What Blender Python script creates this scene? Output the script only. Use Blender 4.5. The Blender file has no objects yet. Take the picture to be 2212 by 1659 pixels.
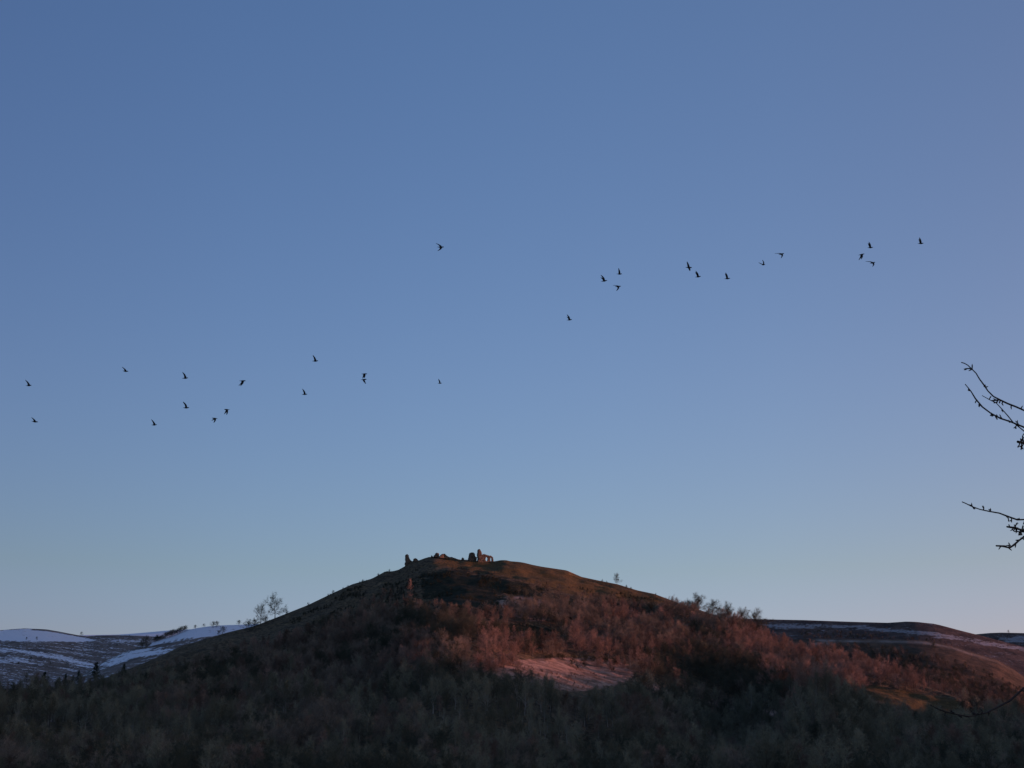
import bpy, math, random
import numpy as np

S = bpy.context.scene
COL = S.collection
# ------------------------------------------------------------------ camera
CAM_Z = 1.6
PITCH = math.radians(16.5)
HFOV = math.radians(44.0)
PW, PH = 2212.0, 1659.0                      # pixel frame in which the photograph was measured
FPX = (PW / 2) / math.tan(HFOV / 2)
cd = bpy.data.cameras.new('camera')
cam = bpy.data.objects.new('camera', cd)
COL.objects.link(cam)
S.camera = cam
cd.sensor_width = 36
cd.angle = HFOV
cd.clip_start = 0.1
cd.clip_end = 60000
cam.location = (0, 0, CAM_Z)
cam.rotation_euler = (math.pi / 2 + PITCH, 0, 0)
# ------------------------------------------------------------------ sky, sun, exposure
SUN_EL = math.radians(3.0)
SUN_AZ = math.radians(88.0)                  # clockwise from the viewing direction (+Y)
S.view_settings.view_transform = 'Standard'
S.view_settings.look = 'None'
S.view_settings.gamma = 1
S.view_settings.exposure = 1.35
w = bpy.data.worlds.new('World')
S.world = w
w.use_nodes = True
nt = w.node_tree
bg = nt.nodes['Background']
sk = nt.nodes.new('ShaderNodeTexSky')
sk.sky_type = 'NISHITA'
sk.sun_disc = False
sk.sun_elevation = SUN_EL
sk.sun_rotation = SUN_AZ
sk.altitude = 100
sk.air_density, sk.dust_density, sk.ozone_density = 1, 1, 1.5
bg.inputs[1].default_value = 0.1
# clear winter air: bluer towards the horizon than the standard sky, a little dimmer to the sides
geo = nt.nodes.new('ShaderNodeTexCoord')
sep = nt.nodes.new('ShaderNodeSeparateXYZ')
nt.links.new(geo.outputs['Generated'], sep.inputs[0])
rz = nt.nodes.new('ShaderNodeValToRGB')
KZ = [(0.06, (2.54, 2.68, 5.95)), (0.14, (2.52, 2.73, 4.02)), (0.28, (2.60, 2.83, 4.16)), (0.55, (2.52, 2.93, 4.32))]
TS = 7.0
while len(rz.color_ramp.elements) < 4:
    rz.color_ramp.elements.new(0.5)
for e, (p, c) in zip(rz.color_ramp.elements, KZ):
    e.position = p
    e.color = tuple(v / TS for v in c) + (1,)
nt.links.new(sep.outputs['Z'], rz.inputs[0])
rx = nt.nodes.new('ShaderNodeValToRGB')
mx = nt.nodes.new('ShaderNodeMath')
mx.operation = 'MULTIPLY_ADD'
mx.inputs[1].default_value = 0.5
mx.inputs[2].default_value = 0.5
nt.links.new(sep.outputs['X'], mx.inputs[0])
KX = [-0.45, -0.37, -0.2, -0.08, 0.0, 0.08, 0.2, 0.37, 0.45]
while len(rx.color_ramp.elements) < len(KX):
    rx.color_ramp.elements.new(0.5)
for e, x in zip(rx.color_ramp.elements, KX):
    e.position = 0.5 + 0.5 * x
    xx = max(-0.37, min(0.37, x))
    e.color = tuple(0.9 * math.exp(a * xx + b * xx * xx) for a, b in ((.39, -1.34), (.204, -1.75), (.068, -1.69))) + (1,)
nt.links.new(mx.outputs[0], rx.inputs[0])


def vmul(a, b, op='MULTIPLY'):
    n = nt.nodes.new('ShaderNodeVectorMath')
    n.operation = op
    nt.links.new(a, n.inputs[0])
    if isinstance(b, (tuple, list)):
        n.inputs[1].default_value = b
    else:
        nt.links.new(b, n.inputs[1])
    return n.outputs[0]


k = TS / 0.9 / 2 ** S.view_settings.exposure
sky_out = vmul(vmul(vmul(sk.outputs[0], rz.outputs[0]), rx.outputs[0]), (k, k, k))
nt.links.new(sky_out, bg.inputs[0])
ld = bpy.data.lights.new('sun', 'SUN')
ld.energy = 2.1
ld.angle = math.radians(0.5)
ld.color = (1.0, 0.37, 0.29)
sun = bpy.data.objects.new('sun', ld)
COL.objects.link(sun)
SDIR = np.array([math.sin(SUN_AZ) * math.cos(SUN_EL), math.cos(SUN_AZ) * math.cos(SUN_EL), math.sin(SUN_EL)])
sun.rotation_euler = (math.pi / 2 - SUN_EL, 0, math.pi - SUN_AZ)

# ------------------------------------------------------------------ helpers
CP, SP = math.cos(PITCH), math.sin(PITCH)


def ray(px, py):
    """azimuth and tan(elevation) of a measured pixel"""
    dx, dy = np.asarray(px, float) - PW / 2, PH / 2 - np.asarray(py, float)
    y = FPX * CP - dy * SP
    z = FPX * SP + dy * CP
    return np.arctan2(dx, y), z / np.hypot(dx, y)


def proj(x, y, z):
    z = z - CAM_Z
    f = y * CP + z * SP
    u = -y * SP + z * CP
    return PW / 2 + FPX * x / f, PH / 2 - FPX * u / f


def hash2(ix, iy, seed):
    n = (ix.astype(np.int64) * 374761393 + iy.astype(np.int64) * 668265263 + seed * 974634777) & 0x7fffffff
    n = ((n ^ (n >> 13)) * 1274126177) & 0x7fffffff
    n = n ^ (n >> 16)
    return (n & 0xffff) / 65535.0


def vnoise(x, y, seed=0):
    x = np.asarray(x, float)
    y = np.asarray(y, float)
    ix, iy = np.floor(x), np.floor(y)
    fx, fy = x - ix, y - iy
    fx = fx * fx * (3 - 2 * fx)
    fy = fy * fy * (3 - 2 * fy)
    a = hash2(ix, iy, seed) * (1 - fx) + hash2(ix + 1, iy, seed) * fx
    b = hash2(ix, iy + 1, seed) * (1 - fx) + hash2(ix + 1, iy + 1, seed) * fx
    return (a * (1 - fy) + b * fy) * 2 - 1


def fbm(x, y, octs=4, seed=0):
    r, amp = 0, 1.0
    for o in range(octs):
        r = r + amp * vnoise(x * 2 ** o + 17.3 * o, y * 2 ** o - 9.1 * o, seed + o)
        amp *= 0.5
    return r


def smooth(a, b, x):
    t = np.clip((np.asarray(x, float) - a) / (b - a), 0, 1)
    return t * t * (3 - 2 * t)


def inpoly(px, py, poly):
    px, py = np.asarray(px), np.asarray(py)
    r = np.zeros(px.shape, bool)
    n = len(poly)
    for i in range(n):
        x0, y0 = poly[i]
        x1, y1 = poly[(i + 1) % n]
        if y0 == y1:
            continue
        c = ((y0 > py) != (y1 > py)) & (px < (x1 - x0) * (py - y0) / (y1 - y0) + x0)
        r ^= c
    return r


def mesh_np(name, verts, faces, mat, parent=None, smooth_shade=False, link=True):
    """faces: (n,3) or (n,4) array, or list of such arrays"""
    me = bpy.data.meshes.new(name)
    if not isinstance(faces, list):
        faces = [faces]
    faces = [np.asarray(f, np.int32) for f in faces if len(f)]
    verts = np.asarray(verts, np.float32)
    me.vertices.add(len(verts))
    me.vertices.foreach_set('co', verts.ravel())
    tot = np.concatenate([np.full(len(f), f.shape[1], np.int32) for f in faces])
    idx = np.concatenate([f.ravel() for f in faces])
    me.loops.add(len(idx))
    me.loops.foreach_set('vertex_index', idx)
    me.polygons.add(len(tot))
    st = np.concatenate([[0], np.cumsum(tot)[:-1]]).astype(np.int32)
    me.polygons.foreach_set('loop_start', st)
    me.polygons.foreach_set('loop_total', tot)
    if smooth_shade:
        me.polygons.foreach_set('use_smooth', np.ones(len(tot), bool))
    me.update()
    me.validate()
    if mat:
        me.materials.append(mat)
    o = bpy.data.objects.new(name, me)
    if link:
        COL.objects.link(o)
    if parent:
        o.parent = parent
    return o


def tag(o, label=None, cat=None, group=None, kind=None):
    if label:
        o['label'] = label
    if cat:
        o['category'] = cat
    if group:
        o['group'] = group
    if kind:
        o['kind'] = kind
    return o


def thing(name, label, cat, loc=(0, 0, 0), rz=0, group=None, sc=1):
    o = bpy.data.objects.new(name, None)
    COL.objects.link(o)
    o.location = loc
    o.rotation_euler = (0, 0, rz)
    o.scale = (sc, sc, sc)
    return tag(o, label, cat, group)


# ------------------------------------------------------------------ materials
def new_mat(name):
    m = bpy.data.materials.new(name)
    m.use_nodes = True
    t = m.node_tree
    b = t.nodes['Principled BSDF']
    b.inputs['Roughness'].default_value = 0.95
    b.inputs['Specular IOR Level'].default_value = 0.1
    return m, t, b


def N(t, typ, **kw):
    n = t.nodes.new(typ)
    for k_, v in kw.items():
        if k_.startswith('i_'):
            n.inputs[k_[2:]].default_value = v
        else:
            setattr(n, k_, v)
    return n


def noise(t, scale, detail=5, rough=0.6, stretch=None):
    g = N(t, 'ShaderNodeNewGeometry')
    n = N(t, 'ShaderNodeTexNoise')
    n.inputs['Scale'].default_value = scale
    n.inputs['Detail'].default_value = detail
    n.inputs['Roughness'].default_value = rough
    src = g.outputs['Position']
    if stretch:
        m = N(t, 'ShaderNodeVectorMath', operation='MULTIPLY')
        m.inputs[1].default_value = stretch
        t.links.new(src, m.inputs[0])
        src = m.outputs[0]
    t.links.new(src, n.inputs['Vector'])
    return n.outputs['Fac']


def ramp(t, fac, stops, interp='LINEAR'):
    r = N(t, 'ShaderNodeValToRGB')
    r.color_ramp.interpolation = interp
    while len(r.color_ramp.elements) < len(stops):
        r.color_ramp.elements.new(0.5)
    for e, (p, c) in zip(r.color_ramp.elements, stops):
        e.position = p
        e.color = tuple(c) + (1,) if len(c) == 3 else c
    t.links.new(fac, r.inputs[0])
    return r.outputs[0]


def mix(t, fac, a, b):
    m = N(t, 'ShaderNodeMix', data_type='RGBA')
    for sock, v in ((m.inputs[0], fac), (m.inputs[6], a), (m.inputs[7], b)):
        if hasattr(v, 'links'):
            t.links.new(v, sock)
        elif isinstance(v, (int, float)):
            sock.default_value = v
        else:
            sock.default_value = tuple(v) + (1,)
    return m.outputs[2]


def math_n(t, op, a, b=None):
    m = N(t, 'ShaderNodeMath', operation=op)
    for s, v in zip(m.inputs, (a, b)):
        if v is None:
            continue
        if hasattr(v, 'links'):
            t.links.new(v, s)
        else:
            s.default_value = v
    return m.outputs[0]


def attr(t, name):
    return N(t, 'ShaderNodeAttribute', attribute_name=name).outputs['Fac']


def bump(t, b, h, dist, strength=1.0):
    n = N(t, 'ShaderNodeBump')
    n.inputs['Distance'].default_value = dist
    n.inputs['Strength'].default_value = strength
    t.links.new(h, n.inputs['Height'])
    t.links.new(n.outputs[0], b.inputs['Normal'])


def mat_hill():
    m, t, b = new_mat('hill_turf')
    base = ramp(t, noise(t, 0.055, 8, .72), [(.36, (.045, .04, .026)), (.48, (.11, .086, .052)), (.56, (.085, .07, .042)), (.68, (.20, .15, .085))])
    fine = ramp(t, noise(t, 0.35, 6), [(.38, (.45, .45, .48)), (.62, (1.4, 1.3, 1.2))])
    mm = N(t, 'ShaderNodeMix', data_type='RGBA', blend_type='MULTIPLY')
    mm.inputs[0].default_value = 1
    t.links.new(base, mm.inputs[6])
    t.links.new(fine, mm.inputs[7])
    straw = ramp(t, noise(t, 0.10, 7, .7), [(.38, (.12, .078, .054)), (.5, (.26, .165, .12)), (.64, (.40, .27, .20))])
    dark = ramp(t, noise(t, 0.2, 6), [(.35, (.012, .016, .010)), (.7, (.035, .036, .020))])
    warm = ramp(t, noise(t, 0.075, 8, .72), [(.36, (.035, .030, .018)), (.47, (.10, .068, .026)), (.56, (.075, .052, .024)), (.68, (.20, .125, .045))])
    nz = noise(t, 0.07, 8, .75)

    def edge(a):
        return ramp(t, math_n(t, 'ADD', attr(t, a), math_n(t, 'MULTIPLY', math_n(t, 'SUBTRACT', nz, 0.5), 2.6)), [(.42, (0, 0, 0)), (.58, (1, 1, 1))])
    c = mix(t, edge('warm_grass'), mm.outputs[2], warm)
    c = mix(t, edge('straw'), c, straw)
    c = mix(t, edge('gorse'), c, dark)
    t.links.new(c, b.inputs['Base Color'])
    bump(t, b, noise(t, 0.5, 6), 1.2)
    return m


def mat_snow(name, brown, snow=(.68, .71, .76), tilt=0.0):
    m, t, b = new_mat(name)
    a = attr(t, 'snow')
    g = N(t, 'ShaderNodeNewGeometry')
    sp = N(t, 'ShaderNodeSeparateXYZ')
    t.links.new(g.outputs['Position'], sp.inputs[0])
    cb = N(t, 'ShaderNodeCombineXYZ')
    t.links.new(math_n(t, 'MULTIPLY', sp.outputs[0], .008), cb.inputs[0])
    t.links.new(math_n(t, 'MULTIPLY', sp.outputs[1], .008), cb.inputs[1])
    t.links.new(math_n(t, 'MULTIPLY', math_n(t, 'ADD', sp.outputs[2], math_n(t, 'MULTIPLY', sp.outputs[0], tilt)), .16), cb.inputs[2])
    nz_ = N(t, 'ShaderNodeTexNoise')
    nz_.inputs['Scale'].default_value = 1
    nz_.inputs['Detail'].default_value = 7
    nz_.inputs['Roughness'].default_value = .7
    t.links.new(cb.outputs[0], nz_.inputs['Vector'])
    st = nz_.outputs['Fac']
    fi = noise(t, 0.10, 7, 0.75)
    s = math_n(t, 'ADD', a, math_n(t, 'MULTIPLY', math_n(t, 'SUBTRACT', st, 0.5), 2.1))
    s = math_n(t, 'ADD', s, math_n(t, 'MULTIPLY', math_n(t, 'SUBTRACT', fi, 0.5), 2.3))
    cov = ramp(t, s, [(.38, (0, 0, 0)), (.62, (1, 1, 1))])
    br = ramp(t, noise(t, 0.02, 8, .72), [(.36, brown[0]), (.64, brown[1])])
    t.links.new(mix(t, cov, br, snow), b.inputs['Base Color'])
    bump(t, b, noise(t, 0.08, 6), 2.0)
    return m


def mat_twig(name, stops, rough=.95):
    m, t, b = new_mat(name)
    oi = N(t, 'ShaderNodeObjectInfo')
    t.links.new(ramp(t, oi.outputs['Random'], stops), b.inputs['Base Color'])
    return m


def mat_plain(name, c0, c1, scale):
    m, t, b = new_mat(name)
    t.links.new(ramp(t, noise(t, scale), [(.35, c0), (.65, c1)]), b.inputs['Base Color'])
    return m


M_HILL = mat_hill()
M_GROUND = mat_plain('valley_turf', (.035, .04, .02), (.075, .07, .035), .05)
M_SNOW = mat_snow('snowy_moor', ((.10, .085, .075), (.19, .16, .14)))
M_SNOW_R = mat_snow('snowy_moor_streaked', ((.10, .085, .075), (.19, .16, .14)), tilt=.16)
M_SNOW_N = mat_snow('snowy_slope', ((.10, .085, .075), (.19, .16, .14)), tilt=-.10)
M_MOOR = mat_snow('heather_moor', ((.035, .03, .03), (.115, .08, .065)), (.25, .25, .26))
def mat_spur():
    m, t, b = new_mat('spur_turf')
    c = ramp(t, noise(t, .03, 8, .72), [(.38, (.03, .026, .02)), (.62, (.105, .07, .046))])
    c = mix(t, math_n(t, 'MULTIPLY', attr(t, 'track'), ramp(t, noise(t, .04, 6), [(.35, (.2, .2, .2)), (.6, (1, 1, 1))])), c, (.25, .215, .185))
    t.links.new(c, b.inputs['Base Color'])
    bump(t, b, noise(t, .15, 6), 2.0)
    return m


M_SPUR = mat_spur()
M_BARK = mat_twig('bark', [(0, (.06, .05, .042)), (1, (.12, .11, .095))])
M_PALE_BARK = mat_twig('pale_bark', [(0, (.16, .15, .13)), (1, (.30, .28, .25))])
M_TWIG_BROWN = mat_twig('brown_twigs', [(0, (.09, .068, .052)), (.5, (.16, .115, .09)), (1, (.26, .185, .145))])
M_TWIG_RED = mat_twig('reddish_twigs', [(0, (.18, .12, .09)), (1, (.35, .23, .18))])
M_TWIG_GREY = mat_twig('grey_green_twigs', [(0, (.08, .083, .056)), (.5, (.155, .153, .107)), (1, (.25, .243, .17))])
M_TWIG_DARK = mat_twig('ivy_dark_twigs', [(0, (.042, .05, .036)), (1, (.09, .092, .066))])  # dark twigs: shade of hollows and silhouettes put into the colour
M_TWIG_DIM = mat_twig('dim_brown_twigs', [(0, (.125, .108, .085)), (1, (.26, .21, .16))])
M_NEEDLE = mat_twig('evergreen_needles', [(0, (.018, .028, .018)), (1, (.035, .045, .026))])
M_GORSE = mat_twig('gorse_sprays', [(0, (.022, .030, .020)), (1, (.045, .05, .032))])
M_STONE = mat_plain('ruin_stone', (.07, .058, .045), (.145, .118, .092), .5)
M_NEARBARK = mat_plain('near_bark', (.035, .03, .028), (.06, .05, .045), 60)
M_FEATHER = mat_plain('black_feathers', (.012, .012, .014), (.03, .03, .034), 20)

# ------------------------------------------------------------------ terrain
AZ0, AZ1 = math.radians(-33), math.radians(33)


class Hill:
    """A hill seen from the valley: a ridge at its own distance, a face falling towards the viewer, a back slope."""

    def __init__(self, pts, R, rb, zb, prof=1.0, na=0, nl=100, seed=0, back=1.4, crest=None):
        az, te = ray([p[0] for p in pts], [p[1] for p in pts])
        self.az, self.te = az, te
        g_ = np.linspace(az[0], az[-1], 1200)
        k_ = np.exp(-(np.linspace(-2, 2, 81)) ** 2)
        self.sg, self.st = g_, np.convolve(np.pad(np.interp(g_, az, te), 40, mode='edge'), k_ / k_.sum(), 'valid')
        self.R, self.rb, self.zb, self.prof = R, rb, zb, prof
        self.na, self.nl, self.seed, self.back = na, nl, seed, back
        self.extra = None

    def ridge(self, az):
        R = self.R(az) if callable(self.R) else np.full(np.shape(az), self.R, float)
        return R, np.interp(az, self.az, self.te) * R + CAM_Z

    def h(self, az, r):
        az, r = np.broadcast_arrays(np.asarray(az, float), np.asarray(r, float))
        R, zs = self.ridge(az)
        rb = self.rb(az) if callable(self.rb) else self.rb
        t = (r - rb) / (R - rb)
        tc = np.clip(t, 0, 1)
        f = tc * (self.prof + (1 - self.prof) * tc)
        zsm = np.interp(az, self.sg, self.st) * R + CAM_Z
        ze = zsm + (zs - zsm) * smooth(.84, 1.0, tc)
        front = self.zb + (ze - self.zb) * f
        x, y = r * np.sin(az), r * np.cos(az)
        rough = self.na * fbm(x / self.nl, y / self.nl, 4, self.seed) * smooth(0, .15, tc) * (1 - smooth(.80, .97, tc))
        rough = rough + (1.5 * fbm(x / 19, y / 19, 3, self.seed + 9) * smooth(.3, .5, tc) * (1 - smooth(.97, 1., tc)) if self.na == 5.5 else 0)
        front = front + rough
        if self.extra is not None:
            front = front + self.extra(az, r, t)
        tb = np.clip((t - 1) / (self.back - 1), 0, 1)
        backz = zs + (self.zb - zs) * tb * tb * (3 - 2 * tb)
        return np.where(t < 0, self.zb + t * 200, np.where(t <= 1, front, backz))

    def build(self, name, mat, naz, nt, attrs=None, az0=AZ0, az1=AZ1):
        A = np.linspace(az0, az1, naz)
        T = np.concatenate([[-.03], np.linspace(0, 1, nt), 1 + np.linspace(.02, self.back - 1, nt // 5)])
        R, _ = self.ridge(A)
        rb = self.rb(A) if callable(self.rb) else np.full(naz, self.rb, float)
        r = rb[:, None] + (R - rb)[:, None] * T[None, :]
        a = np.repeat(A[:, None], len(T), 1)
        z = self.h(a, r)
        x, y = r * np.sin(a), r * np.cos(a)
        v = np.stack([x, y, z], -1).reshape(-1, 3)
        i = np.arange(naz * len(T)).reshape(naz, len(T))
        q = np.stack([i[:-1, :-1], i[1:, :-1], i[1:, 1:], i[:-1, 1:]], -1).reshape(-1, 4)
        o = mesh_np(name, v, q, mat, smooth_shade=True)
        tag(o, kind='structure')
        if attrs:
            px, py = proj(x, y, z)
            for nm, fn in attrs.items():
                at = o.data.attributes.new(nm, 'FLOAT', 'POINT')
                at.data.foreach_set('value', fn(px, py, a, r).astype(np.float32).ravel())
        return o


def soft_poly(polys, soft=6):
    """0..1 membership of measured patches (real ground cover), with feathered edge"""
    def fn(px, py, a, r):
        v = np.zeros(px.shape)
        for dx, dy in ((0, 0), (soft, 0), (-soft, 0), (0, soft * .5), (0, -soft * .5)):
            m = np.zeros(px.shape, bool)
            for p in polys:
                m |= inpoly(px + dx, py + dy, p)
            v += m / 5.0
        return v
    return fn


def Z(x, y):                                  # the close-up of the ruins -> frame pixels
    return (1250 + x * 450 / 2212) * 2212 / 3325, (1750 + y * 200 / 983) * 2212 / 3325


CASTLE = [Z(*p) for p in ((0, 520), (130, 515), (220, 490), (330, 428), (400, 378), (460, 354), (530, 347), (620, 312), (700, 288), (780, 283), (860, 283),
                          (1010, 293), (1100, 303), (1190, 330), (1330, 332), (1440, 346), (1540, 352), (1730, 360), (1850, 338), (1930, 338), (2000, 355),
                          (2130, 365), (2212, 377))]
HP = [(-500, 1560), (-200, 1500), (0, 1489), (120, 1483), (210, 1471), (289, 1441), (346, 1417), (391, 1396), (451, 1378), (496, 1365), (547, 1353), (571, 1344),
      (607, 1330), (665, 1307), (719, 1281), (761, 1262), (803, 1250)] + CASTLE + \
     [(1150, 1220), (1170, 1224), (1224, 1232), (1256, 1246), (1298, 1255), (1334, 1262), (1376, 1275), (1414, 1283), (1462, 1301), (1489, 1310), (1516, 1319),
      (1580, 1340), (1650, 1374), (1736, 1410), (1769, 1424), (1847, 1431), (1903, 1448), (1967, 1472), (2014, 1486), (2097, 1516), (2153, 1537), (2212, 1553),
      (2400, 1590), (2700, 1640)]
HP = [p for i, p in enumerate(HP)]


def hill_R(az):
    return 1300 - 420 * smooth(.05, .42, az) - 260 * smooth(.05, .45, -az)


def hill_extra(az, r, t):
    # a spur running down from the summit towards the viewer, a shallow gully left of it, and a meadow shelf
    R = hill_R(az)
    k_ = np.clip(4 * t * (1 - t), 0, 1)

    def bump_(c, w_):
        return np.exp(-((az - c) / w_) ** 2)
    relief = 8 * bump_(-.035 - .015 * (1 - t), .035) - 8 * bump_(-.10, .05)
    low_ = smooth(.75, .5, t)
    relief = relief + (23 * bump_(.212 + .03 * (1 - t), .026) - 19 * bump_(.150 + .02 * (1 - t), .036)) * low_
    tilt = -7 * np.tanh((az - .035) / .05) * np.exp(-((t - .42) / .13) ** 2) * smooth(.2, .1, az)
    tilt = tilt - 6 * np.tanh((az - .30) / .025) * np.exp(-((t - .80) / .13) ** 2) * smooth(.23, .27, az)
    return relief * k_ + tilt


castle = Hill(HP, hill_R, 500, -9, prof=.62, na=5.5, nl=140, seed=3, back=1.5)
castle.extra = hill_extra
MEADOW = [[(1005, 1434), (1040, 1424), (1100, 1428), (1160, 1422), (1220, 1420), (1300, 1424), (1350, 1436), (1374, 1452), (1360, 1470), (1330, 1478), (1290, 1490), (1230, 1494), (1150, 1478), (1060, 1460), (1020, 1448)],
          [(1350, 1462), (1400, 1474), (1440, 1488), (1480, 1500), (1440, 1504), (1380, 1486)],
          [(1520, 1508), (1600, 1516), (1625, 1532), (1560, 1532)],
          [(1630, 1532), (1720, 1538), (1715, 1548), (1640, 1544)]]
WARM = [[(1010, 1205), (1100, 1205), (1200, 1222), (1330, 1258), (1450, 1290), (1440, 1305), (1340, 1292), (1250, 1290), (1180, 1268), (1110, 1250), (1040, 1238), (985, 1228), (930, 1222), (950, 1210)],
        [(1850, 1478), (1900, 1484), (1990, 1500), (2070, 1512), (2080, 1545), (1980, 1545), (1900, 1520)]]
PALE = [[(1060, 1296), (1130, 1284), (1180, 1300), (1170, 1318), (1090, 1316)], [(1090, 1326), (1180, 1322), (1240, 1334), (1160, 1342)]]
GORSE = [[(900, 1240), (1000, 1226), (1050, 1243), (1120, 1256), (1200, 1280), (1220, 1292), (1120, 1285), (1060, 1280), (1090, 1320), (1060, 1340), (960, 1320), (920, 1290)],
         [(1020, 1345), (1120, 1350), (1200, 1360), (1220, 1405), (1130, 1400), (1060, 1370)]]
OLDCLEAR = [[(-60, 1572), (80, 1570), (190, 1590), (180, 1612), (60, 1612), (-60, 1600)]]
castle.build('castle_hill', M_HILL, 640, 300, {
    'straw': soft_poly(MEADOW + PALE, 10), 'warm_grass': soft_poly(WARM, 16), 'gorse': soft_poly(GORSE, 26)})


def ground():
    A = np.linspace(0, 2 * math.pi, 145)[:-1]
    rr = np.array([0.01, 6, 14, 30, 60, 110, 200, 350, 500, 800, 1300, 2200, 4000, 8000, 16000, 30000.])
    zz = np.interp(rr, [0, 14, 110, 300, 30000], [0, 0, -8, -9.5, -12])
    r, a = np.meshgrid(rr, A)
    z = np.broadcast_to(zz, r.shape)
    v = np.stack([r * np.sin(a), r * np.cos(a), z], -1).reshape(-1, 3)
    n, m = len(A), len(rr)
    i = np.arange(n * m).reshape(n, m)
    j = np.roll(i, -1, 0)
    q = np.stack([i[:, :-1], j[:, :-1], j[:, 1:], i[:, 1:]], -1).reshape(-1, 4)
    tag(mesh_np('ground', v, q, M_GROUND, smooth_shade=True), kind='structure')


ground()
# far snow ridge, round snowy hill, nearer snowy slope (left); moor, far ridge and wooded spur (right)
z2 = lambda x, y: (x * .30076, 1230.7 + y * .30076)
z5 = lambda x, y: (1596.6 + x * .27819, 1230.7 + y * .27819)
far_l = Hill([(-700, 1390)] + [z2(*p) for p in ((0, 480), (600, 470), (870, 465), (1000, 455), (1200, 437), (1500, 420), (2000, 400))] + [(760, 1365), (900, 1420), (1150, 1500), (1500, 1540)], 7500, 5200, -10, 1, 8, 500, 21, 1.3)
far_l.build('far_snowy_ridge', M_SNOW, 160, 40, {'snow': lambda px, py, a, r: np.full(px.shape, .95)}, math.radians(-33), math.radians(8))


def snow_round(px, py, a, r):
    # measured in the left close-up: wide white field under the crest, brown band, broken streaks below
    x, y = px / .30076, (py - 1230.7) / .30076
    s = np.full(px.shape, .24)
    s = np.where(inpoly(x, y, [(-400, 440), (0, 436), (180, 428), (330, 436), (500, 466), (620, 492), (700, 508), (560, 518), (300, 515), (0, 508), (-400, 500)]), .95, s)
    s = np.where(inpoly(x, y, [(-400, 560), (0, 555), (200, 580), (420, 610), (640, 665), (740, 690), (700, 720), (560, 690), (380, 640), (150, 600), (-400, 590)]), .58, s)
    s = np.where(inpoly(x, y, [(-400, 620), (0, 615), (200, 640), (350, 665), (300, 690), (100, 660), (-400, 720)]), .50, s)
    s = np.where(inpoly(x, y, [(180, 432), (340, 424), (560, 452), (740, 498), (700, 500), (500, 468), (340, 440)]), .02, s)
    s = np.where(inpoly(x, y, [(740, 500), (900, 505), (1050, 500), (1050, 520), (850, 520)]), .55, s)
    return s


rnd = Hill([(-700, 1400), (-300, 1372)] + [z2(*p) for p in ((0, 435), (90, 427), (180, 421), (330, 428), (420, 443), (480, 455), (560, 470), (620, 478), (700, 472), (870, 470), (1000, 474), (1100, 480), (1400, 500), (2000, 520))] + [(800, 1430), (1000, 1510), (1200, 1560)],
           5200, 3300, -10, .8, 9, 330, 31, 1.3)
rnd.build('round_snowy_hill', M_SNOW_R, 260, 110, {'snow': snow_round}, math.radians(-33), math.radians(2))


def snow_near(px, py, a, r):
    x, y = px / .30076, (py - 1230.7) / .30076
    s = np.full(px.shape, .26)
    s = np.where(inpoly(x, y, [(1090, 525), (1150, 500), (1330, 430), (1500, 400), (1900, 380), (1900, 420), (1500, 480), (1350, 490), (1180, 520), (1090, 545)]), .92, s)
    s = np.where(inpoly(x, y, [(860, 610), (1000, 575), (1250, 570), (1200, 610), (1000, 630), (800, 690), (700, 690)]), .62, s)
    return s


near = Hill([(-700, 1560), (-200, 1530), (0, 1510), (120, 1490)] + [z2(*p) for p in ((620, 740), (720, 672), (800, 635), (900, 590), (1000, 553), (1050, 538), (1100, 522), (1150, 505), (1200, 487), (1250, 470), (1330, 437), (1420, 418), (1500, 407), (1600, 399), (1700, 396), (1850, 390), (2000, 392))] + [(700, 1360), (820, 1420), (950, 1490), (1200, 1560)],
            2900, 1900, -10, .8, 6, 160, 41, 1.3)
near.build('near_snowy_slope', M_SNOW_N, 260, 110, {'snow': snow_near}, math.radians(-33), math.radians(2))


def snow_moor(px, py, a, r):
    x, y = (px - 1596.6) / .27819, (py - 1230.7) / .27819
    s = np.full(px.shape, .12)
    s = np.where(inpoly(x, y, [(150, 418), (500, 416), (900, 425), (1130, 455), (1400, 470), (1800, 530), (2300, 620), (2300, 650), (1800, 565), (1400, 505), (1100, 480), (900, 450), (500, 455), (200, 445)]), .58, s)
    return s


MOORPTS = [(300, 1400), (620, 1372), (780, 1310), (950, 1275), (1150, 1268), (1350, 1300), (1500, 1328), (1600, 1336)] + [z5(*p) for p in ((200, 385), (500, 391), (900, 405), (1150, 412), (1230, 407), (1300, 402), (1380, 405), (1450, 413), (1520, 420), (1600, 440), (1680, 462), (1750, 480), (1850, 505), (2000, 545), (2212, 600), (2500, 680), (3000, 800))]  # stretch hidden behind the castle hill raised to shade the snowy hills
moor = Hill(MOORPTS, lambda a: 3900 + 700 * smooth(.10, .0, a), lambda a: 2700 - 900 * smooth(.12, .0, a), -10, .8, 10, 200, 51, 2.0)
moor.build('heather_moor', M_MOOR, 260, 100, {'snow': snow_moor}, math.radians(-15), math.radians(33))
back_hill = Hill([(300, 1480), (700, 1380), (800, 1320), (950, 1272), (1150, 1266), (1400, 1312), (1540, 1345), (1640, 1400), (1800, 1500)], 2900, 1900, -10, .8, 5, 200, 55, 1.5)  # unseen hill added behind the castle hill to shade the snowy slope
back_hill.build('hill_behind', M_MOOR, 120, 60, {'snow': lambda px, py, a, r: np.full(px.shape, .15)}, math.radians(-14), math.radians(13))
far_r = Hill([(1300, 1380)] + [z5(*p) for p in ((1500, 520), (1800, 505), (1880, 497), (1950, 491), (2040, 488), (2120, 490), (2212, 492), (2600, 490), (3300, 520))], 6200, 4600, -10, .8, 6, 300, 61, 1.3)
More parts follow.
